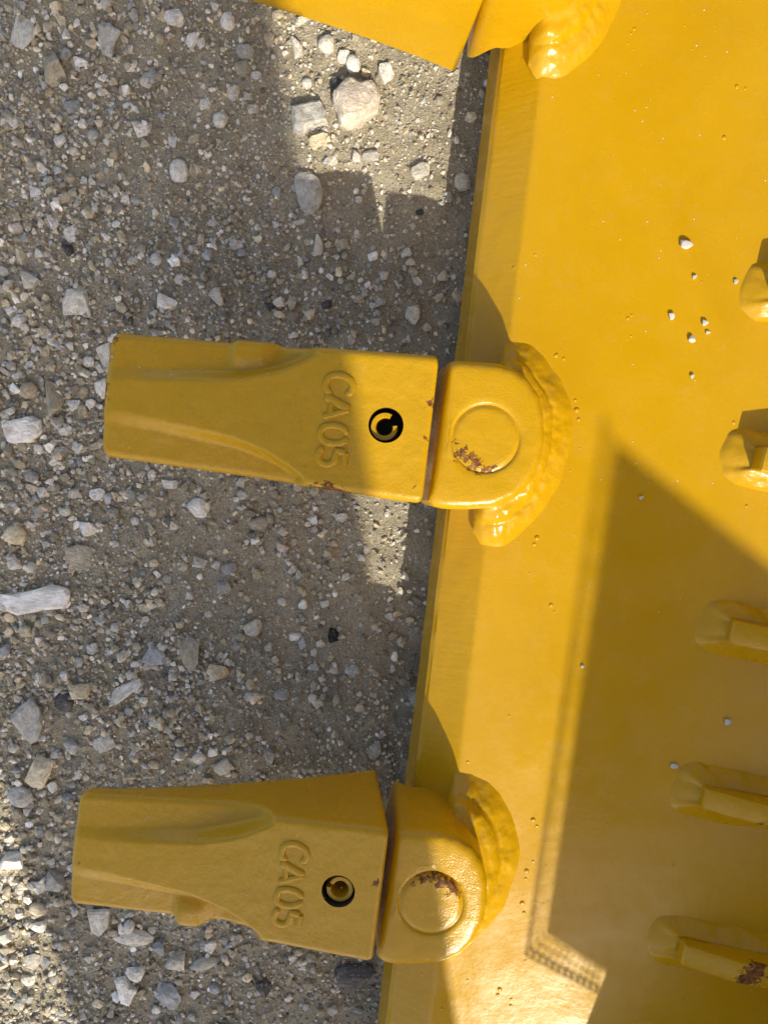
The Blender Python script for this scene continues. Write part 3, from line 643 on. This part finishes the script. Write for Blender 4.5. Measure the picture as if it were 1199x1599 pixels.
    return to
ZT = .112
t1O, t1T = W(673, 672, ZT), W(166, 615, .105)
tooth(t1O, t1T, 0, 1, [(.255, -.0373, -.003, .0050, .95), (.285, -.0372, -.003, .0060, 1.05), (.315, -.037, -.004, .0055, 1.0), (.235, -.0375, -.002, .003, .8),
    (.995, .004, -.003, .0034, 1.0), (.998, -.003, -.003, .0032, .9), (.985, .029, -.003, .0035, .85), (.998, .020, -.003, .003, .8), (.92, .0315, -.001, .0028, .85), (.88, .0325, -.001, .002, .75), (.01, .014, -.001, .0030, .9), (.03, -.03, 0, .0018, .7), (.015, -.005, 0, .002, .6)],
      'middle tooth with raised letters CA05 and a rust chip on its lower edge', 2, R(168))
t2O, t2T = W(595, 1401, ZT), W(116, 1331, .1035)
tooth(t2O, t2T, R(0), -1, [(.02, .008, 0, .0022, .9), (.97, -.006, 0, .0016, .7)],
      'lower tooth with raised letters CA05, wholly in shade', 5, R(25))
DD = A1-A2
t3O = t1O+DD+np.array([.002, -.006, 0]); t3T = t1T+DD+np.array([0.002, -.010, 0])
tooth(t3O, t3T, R(0), 1, [], 'sunlit tooth cut off by the top edge of the picture', 8)

# ---- wear bars standing on the floor plate
def bar(px, py, h0=.014, h1=.030, wd=.0135, run=.034, seed=1, rust=False):
    p = W(px, py, ZP+h0)[:2]; d = np.array([1.0, -.20]); d /= np.linalg.norm(d); nrm = np.array([-d[1], d[0]])
    L = .40-p[0]*.3
    sec = []
    st = [0, .001, .004]+list(np.linspace(.008, run, 7))+[run+.002, run+.006]+list(np.linspace(run+.02, L, 6))
    for s in st:
        h = h0+(h1-h0)*min(1, s/run)
        if s == 0: h -= .001
        e = .0011
        lat = [(-wd/2, -.004), (-wd/2, h-e), (-wd/2+e*.3, h-e*.3), (-wd/2+e, h), (wd/2-e, h), (wd/2-e*.3, h-e*.3), (wd/2, h-e), (wd/2, -.004)]
        if s == 0: lat = [(a*.86, b) for a, b in lat]
        sec.append(np.array([(*(p+d*s+nrm*a), ZP+b) for a, b in lat]))
    V, Fc = loft(sec); piv = np.array([p[0], p[1], ZP])
    rp = np.array([*(p+d*(run+.008)), ZP+h1])
    spots = [(rp, .0065, 1.1), (np.array([*(p+d*(run+.004)-nrm*.004), ZP+h1]), .006, 1.1), (np.array([*(p+d*(run+.010)+nrm*.004), ZP+h1]), .006, 1.1)] if rust == 1 else [(np.array([*(p+d*(run-.001)-nrm*.006), ZP+h1-.002]), .003, 1.0)] if rust == 2 else ()
    ob = fix_normals(add('wear_bar', V, Fc, paint('bar enamel', spots, .5, .4, pivot=piv) if spots else M_CAST, bucket, True, 30, pivot=piv,
        label='wear bar with a band of bare rusty steel across its top' if rust == 1 else None))
    # fillet weld wrapped round the end
    inn, out = [], []
    fw = .0140
    for s in np.linspace(.16, .0, 14): inn.append(p+d*s-nrm*wd*.48); out.append(p+d*s-nrm*(wd/2+fw*(.85+.12*fbm(s*25, seed, 3, 2))))
    for a in np.linspace(-80, 80, 11):
        v = -d*math.cos(R(a))+nrm*math.sin(R(a)); inn.append(p+v*wd*.30+d*.006)
        k = 1+.12*fbm(a*.02, seed, 7, 2); out.append(p+nrm*math.sin(R(a))*(wd*.5+fw*.9)*k-d*(abs(math.cos(R(a)))**.8)*fw*1.4*k)
    for s in np.linspace(.0, .16, 14): inn.append(p+d*s+nrm*wd*.48); out.append(p+d*s+nrm*(wd/2+fw*(.85+.12*fbm(s*25, seed+3, 3, 2))))
    weld('weld_bead', np.array(inn), np.array(out), ZP+.0075, ZP, ob, seed, ((.42, .42, .0022),), n=170, m=18, lump=.0006, endl=.02)
bar(1066, 1492, .014, .021, .0132, .031, 41, 1)
bar(1099, 1248, .013, .020, .0128, .033, 47, 2)
bar(1142, 986, .012, .018, .0136, .034, 53)
bar(1190, 716, .018, .027, .0138, .036, 59)
bar(1228, 444, .020, .030, .0138, .036, 67)

# ---- paint-covered weld spatter on the plate: uncountable
def blob(c, r, n=7, squash=.55, seed=0):
    Vv = [(c[0], c[1], c[2]+r*squash)]
    for k, (rr_, zz) in enumerate(((.55, .46), (.92, .22), (1.05, -.1))):
        for j in range(n):
            a = 2*math.pi*j/n+k*.3; q = 1+.22*mn.noise((c[0]*900+j, c[1]*900, k+seed)); Vv.append((c[0]+r*rr_*q*math.cos(a), c[1]+r*rr_*q*math.sin(a), c[2]+r*zz))
    Fc = [(0, 1+j, 1+(j+1) % n) for j in range(n)]
    for k in range(2): Fc += [(1+k*n+j, 1+(k+1)*n+j, 1+(k+1)*n+(j+1) % n, 1+k*n+(j+1) % n) for j in range(n)]
    return Vv, Fc
mb = MB()
def plate_z(x, y):
    e, b = on(y, E0, E1), on(y, B0, B1)
    return ZP if x > b else ZE+(ZP-ZE)*max(0, (x-e)/(b-e))
SPAT = [(1130, 215, 8), (1150, 135, 8), (1163, 138, 5), (1010, 20, 5), (990, 45, 6), (985, 52, 5), (1005, 30, 4), (980, 68, 4), (1068, 40, 4), (802, 310, 4), (803, 418, 6), (835, 398, 5), (835, 80, 6), (818, 92, 8), (826, 100, 7), (815, 116, 6), (860, 78, 6),
        (925, 424, 4), (1095, 440, 4), (980, 497, 6), (986, 492, 5), (985, 525, 5), (900, 640, 9), (903, 655, 7), (880, 560, 6), (868, 555, 8), (898, 625, 6), (905, 700, 4), (890, 735, 4), (733, 835, 7), (738, 845, 6), (728, 860, 6), (726, 825, 5), (838, 840, 9), (834, 850, 7), (860, 945, 8), (865, 955, 5), (826, 895, 4), (833, 905, 4),
        (730, 1190, 6), (795, 1118, 5), (832, 1280, 9), (838, 1290, 6), (822, 1360, 9), (820, 1372, 6), (815, 1410, 9), (818, 1425, 7), (816, 1398, 4), (832, 1345, 6), (780, 1545, 9), (777, 1553, 7), (797, 1570, 6), (798, 1560, 5), (690, 1575, 6), (730, 1530, 5), (660, 1520, 8), (820, 1500, 5), (760, 1250, 5), (1145, 660, 7), (1140, 690, 6), (1165, 790, 6), (1100, 1020, 6), (1095, 905, 6), (1060, 1200, 7), (1050, 1350, 5), (1065, 1560, 6), (795, 545, 8), (790, 560, 6)]
for x, y, d in SPAT:
    p = W(x, y, plate_z(*W(x, y, ZP)[:2])); mb.put(*blob((p[0], p[1], p[2]-.0002), d*.19e-3, 7, .42, x))
for k in range(420):
    c = random.choice(SPAT); x, y = c[0]+random.gauss(0, 70), c[1]+random.gauss(0, 70); p = W(x, y, ZP)
    if p[0] < on(p[1], B0, B1)-.02: continue
    p = W(x, y, plate_z(p[0], p[1])); mb.put(*blob((p[0], p[1], p[2]-.0001), random.uniform(.2e-3, .55e-3), 5, .6, k))
o = fix_normals(add('weld_spatter', mb.V, mb.F, M_WELD, bucket, True, pivot=(.15, 0, ZP))); o['kind'] = 'stuff'

# ---- limestone crumbs lying on the paint
def pebble(x, y, a, b, an, label, z=None):
    p = W(x, y, ZP if z is None else z); s = (CZ-ZP)/FPX; a, b = a*.9, b*.9; r = s*min(a, b)*.5
    o = bpy.data.objects.new('pebble', random.choice(PEB)); C.objects.link(o)
    o.location = (p[0], p[1], (ZP if z is None else z)+r*.62); o.scale = (a*s/2, b*s/2, r*.8); o.rotation_euler = (random.uniform(-.2, .2), random.uniform(-.2, .2), R(an))
    tag(o, label, 'pebble', 'white limestone crumbs lying on the yellow plate')
PEB = []
for k in range(4):
    me = shape_mesh(*hull(16, 900+k, .2, 1), False); me.materials.clear(); me.materials.append(M_CRUMB); PEB.append(me)
for q in [(1068, 383, 24, 15, -20, 'largest white crumb on the sunlit plate, right of centre near the top'),
          (1047, 494, 10, 14, 20, 'white crumb on the plate left of the group of sunlit crumbs'),
          (1099, 504, 11, 12, 0, 'white crumb on the plate at the right of the group of sunlit crumbs'),
          (1079, 530, 13, 12, -40, 'white crumb on the plate, lowest of the sunlit group'),
          (1134, 1126, 13, 12, 0, 'white crumb on the shaded plate between two wear bars'),
          (1051, 1195, 17, 10, -10, 'white crumb resting at the weld of the second wear bar from the bottom'),
          (1000, 777, 8, 8, 0, 'tiny white crumb at the edge of the big shadow'),
          (1083, 433, 8, 8, 0, 'tiny white crumb below the largest crumb on the sunlit plate'),
          (1079, 588, 8, 8, 10, 'tiny white crumb alone on the sunlit plate below the others'),
          (1147, 440, 8, 9, 10, 'tiny white crumb on the plate near the upper right weld'),
          (908, 1040, 7, 7, 0, 'tiny white crumb in the half lit shadow border'),
          (1104, 519, 8, 7, 0, 'tiny white crumb touching the right one of the sunlit group')]:
    pebble(*q)
# white dust specks nobody could count, on plate and teeth
mb = MB()
for k in range(260):
    x, y = random.uniform(700, 1199), random.uniform(0, 1599); p = W(x, y, ZP)
    if p[0] < on(p[1], B0, B1): continue
    mb.put(*blob((p[0], p[1], ZP), random.choice((.2e-3, .25e-3, .3e-3, .5e-3)), 5, .8, k))
def tooth_specks(O, tip, lug, pts):
    O = np.asarray(O); U = np.asarray(tip)-O; U /= np.linalg.norm(U); Vx = np.cross([0, 0, 1.0], -U); Vx = -Vx if Vx[1] < 0 else Vx; Vx /= np.linalg.norm(Vx); Wn = np.cross(Vx, U); Wn = -Wn if Wn[2] < 0 else Wn
    for s, v, r in pts: mb.put(*blob(O+U*s*TL+Vx*v+Wn*tooth_top(s, v, lug), r, 5, .8, s))
tooth_specks(t1O, t1T, 1, [(.985, .02, .6e-3), (.90, .016, .5e-3), (.80, .014, .6e-3), (.36, .034, .6e-3), (.95, -.022, .4e-3)]+[(random.random()*.95, random.uniform(-.03, .03), .25e-3) for _ in range(26)])
tooth_specks(t2O, t2T, -1, [(.78, .022, .5e-3), (.42, -.01, .5e-3), (.33, .02, .5e-3), (.92, -.02, .6e-3), (.8, -.024, .4e-3)]+[(random.random()*.95, random.uniform(-.03, .03), .25e-3) for _ in range(34)])
o = add('limestone_dust', mb.V, mb.F, M_CRUMB, None, False, pivot=(.15, 0, ZP)); o['kind'] = 'stuff'; o['label'] = 'white specks of limestone dust on the yellow paint'; o['category'] = 'dust'; fix_normals(o)

# ---- unseen box beam added high above the bucket to darken the plate's reflection
mb = MB(); BEAM = [(.52, .95, 1.27), (.55, -.86, 1.38), (.58, -1.25, 2.5)]; rg = []
for k, (x, y, z) in enumerate(BEAM):
    ty, tz = ((0, 1), (.25, .97), (.95, .3))[k]
    rg.append(np.array([(x+a*.18, y+b*.17*ty*(1 if k else 0)+b*0, z+b*.17*(1 if k < 2 else 0)+(b*.0)) if k < 2 else (x+a*.18, y-b*.17, z) for a, b in ((-1, -1), (1, -1), (1, 1), (-1, 1))]))
beam_root = empty('excavator', (.6, 1.2, 0), 'added unseen yellow box beam high over the bucket, darkening the reflection in its plate', 'excavator')
fix_normals(add('added_beam', *loft(rg), M_CAST, beam_root, False))

# ------------------------------------------------------------------ unseen objects added on the sun side to cast the large shadows
YB = -1.0
def board_pt(q):
    z = (q[1]-YB)/SB; return np.array([q[0]+SA*z, YB, z])
r1, r2 = board_pt((.028, -.300)), board_pt((-.066, .2515)); l1, l2 = board_pt((-.228, -.36)), board_pt((-.267, -.2095))
lin = lambda a, b, z: a[0]+(b[0]-a[0])*(z-a[2])/(b[2]-a[2])
bp = [(lin(l1, l2, 0), 0), (lin(r1, r2, 0), 0), (lin(r1, r2, 1.25), 1.25), (lin(l1, l2, 1.25), 1.25)]
V = [(x, YB, z) for x, z in bp]+[(x, YB-.018, z) for x, z in bp]
sheet = fix_normals(add('added_board', V, [(0, 1, 2, 3), (7, 6, 5, 4), (0, 4, 5, 1), (1, 5, 6, 2), (2, 6, 7, 3), (3, 7, 4, 0)], M_BOARD, None, False))  # unseen board added to block sun from gravel and teeth
tag(sheet, 'added unseen upright board that shades the gravel and the teeth', 'added board')
sh = lambda x, y: W(x, y, ZP)
T3, BL3, BR3 = sunback(sh(942, 640), .82), sunback(sh(818, 1490), .25), sunback(sh(945, 1560), .25)
nrm = np.cross(BL3-T3, BR3-T3); nrm /= np.linalg.norm(nrm); sdir = np.array([SA, -SB, 1.0])
def onplane(p): return p+sdir*((T3-p)@nrm)/(sdir@nrm)
sb = lambda x, y: onplane(sh(x, y))
scr = empty('shadow_caster', (float(BR3[0]), float(BR3[1]), 0), 'added unseen dark screen with a net border, casting the big shadow on the plate', 'shadow caster')  # added out of view, shaped to cast the big plate shadow
inner = [sb(962, 690), sb(856, 1448), sb(955, 1512), sb(1260, 1650), sb(1260, 930)]
th = nrm*.003
V = inner+[p+th for p in inner]; m = len(inner)
fix_normals(add('shadow_panel', V, [tuple(range(m)), tuple(range(2*m-1, m-1, -1))]+[(j, (j+1) % m, (j+1) % m+m, j+m) for j in range(m)], M_CASTER, scr, False))
def net(a0, a1, b0, b1, nu, nv, holes=(.46, .78, .84, .84)):
    mbn = MB()
    f = lambda u, v: (a0*(1-u)+a1*u)*(1-v)+(b0*(1-u)+b1*u)*v
    for i in range(nu):
        for j in range(nv):
            hole = min(.93, holes[j]*random.uniform(.82, 1.16)); u0, u1, v0, v1 = i/nu, (i+1)/nu, j/nv, (j+1)/nv; du, dv = (u1-u0)*(1-hole)/2, (v1-v0)*(1-hole)/2
            o_ = [f(u0, v0), f(u1, v0), f(u1, v1), f(u0, v1)]; n_ = [f(u0+du, v0+dv), f(u1-du, v0+dv), f(u1-du, v1-dv), f(u0+du, v1-dv)]
            mbn.put(o_+n_, [(k, (k+1) % 4, (k+1) % 4+4, k+4) for k in range(4)])
    return mbn
mb1 = net(sb(942, 645), sb(818, 1492), sb(962, 690), sb(856, 1448), 130, 4); mb2 = net(sb(818, 1492), sb(950, 1562), sb(856, 1448), sb(955, 1512), 13, 4)
mb1.put(mb2.V, mb2.F); add('shadow_net', mb1.V, mb1.F, M_CASTER, scr, False)
for p in (sb(1255, 935), sb(1255, 1640)):  # supports made up to hold the added screen
    rg = [np.array([(p[0]+.012*math.cos(t), p[1]+.012*math.sin(t)-.016, z) for t in np.linspace(0, 2*math.pi, 12, endpoint=False)]) for z in (0, p[2]+.02)]
    fix_normals(add('caster_pole', *loft(rg), M_CASTER, scr, True, 40))

for o in bpy.data.objects:
    if '_p' in o: del o['_p']
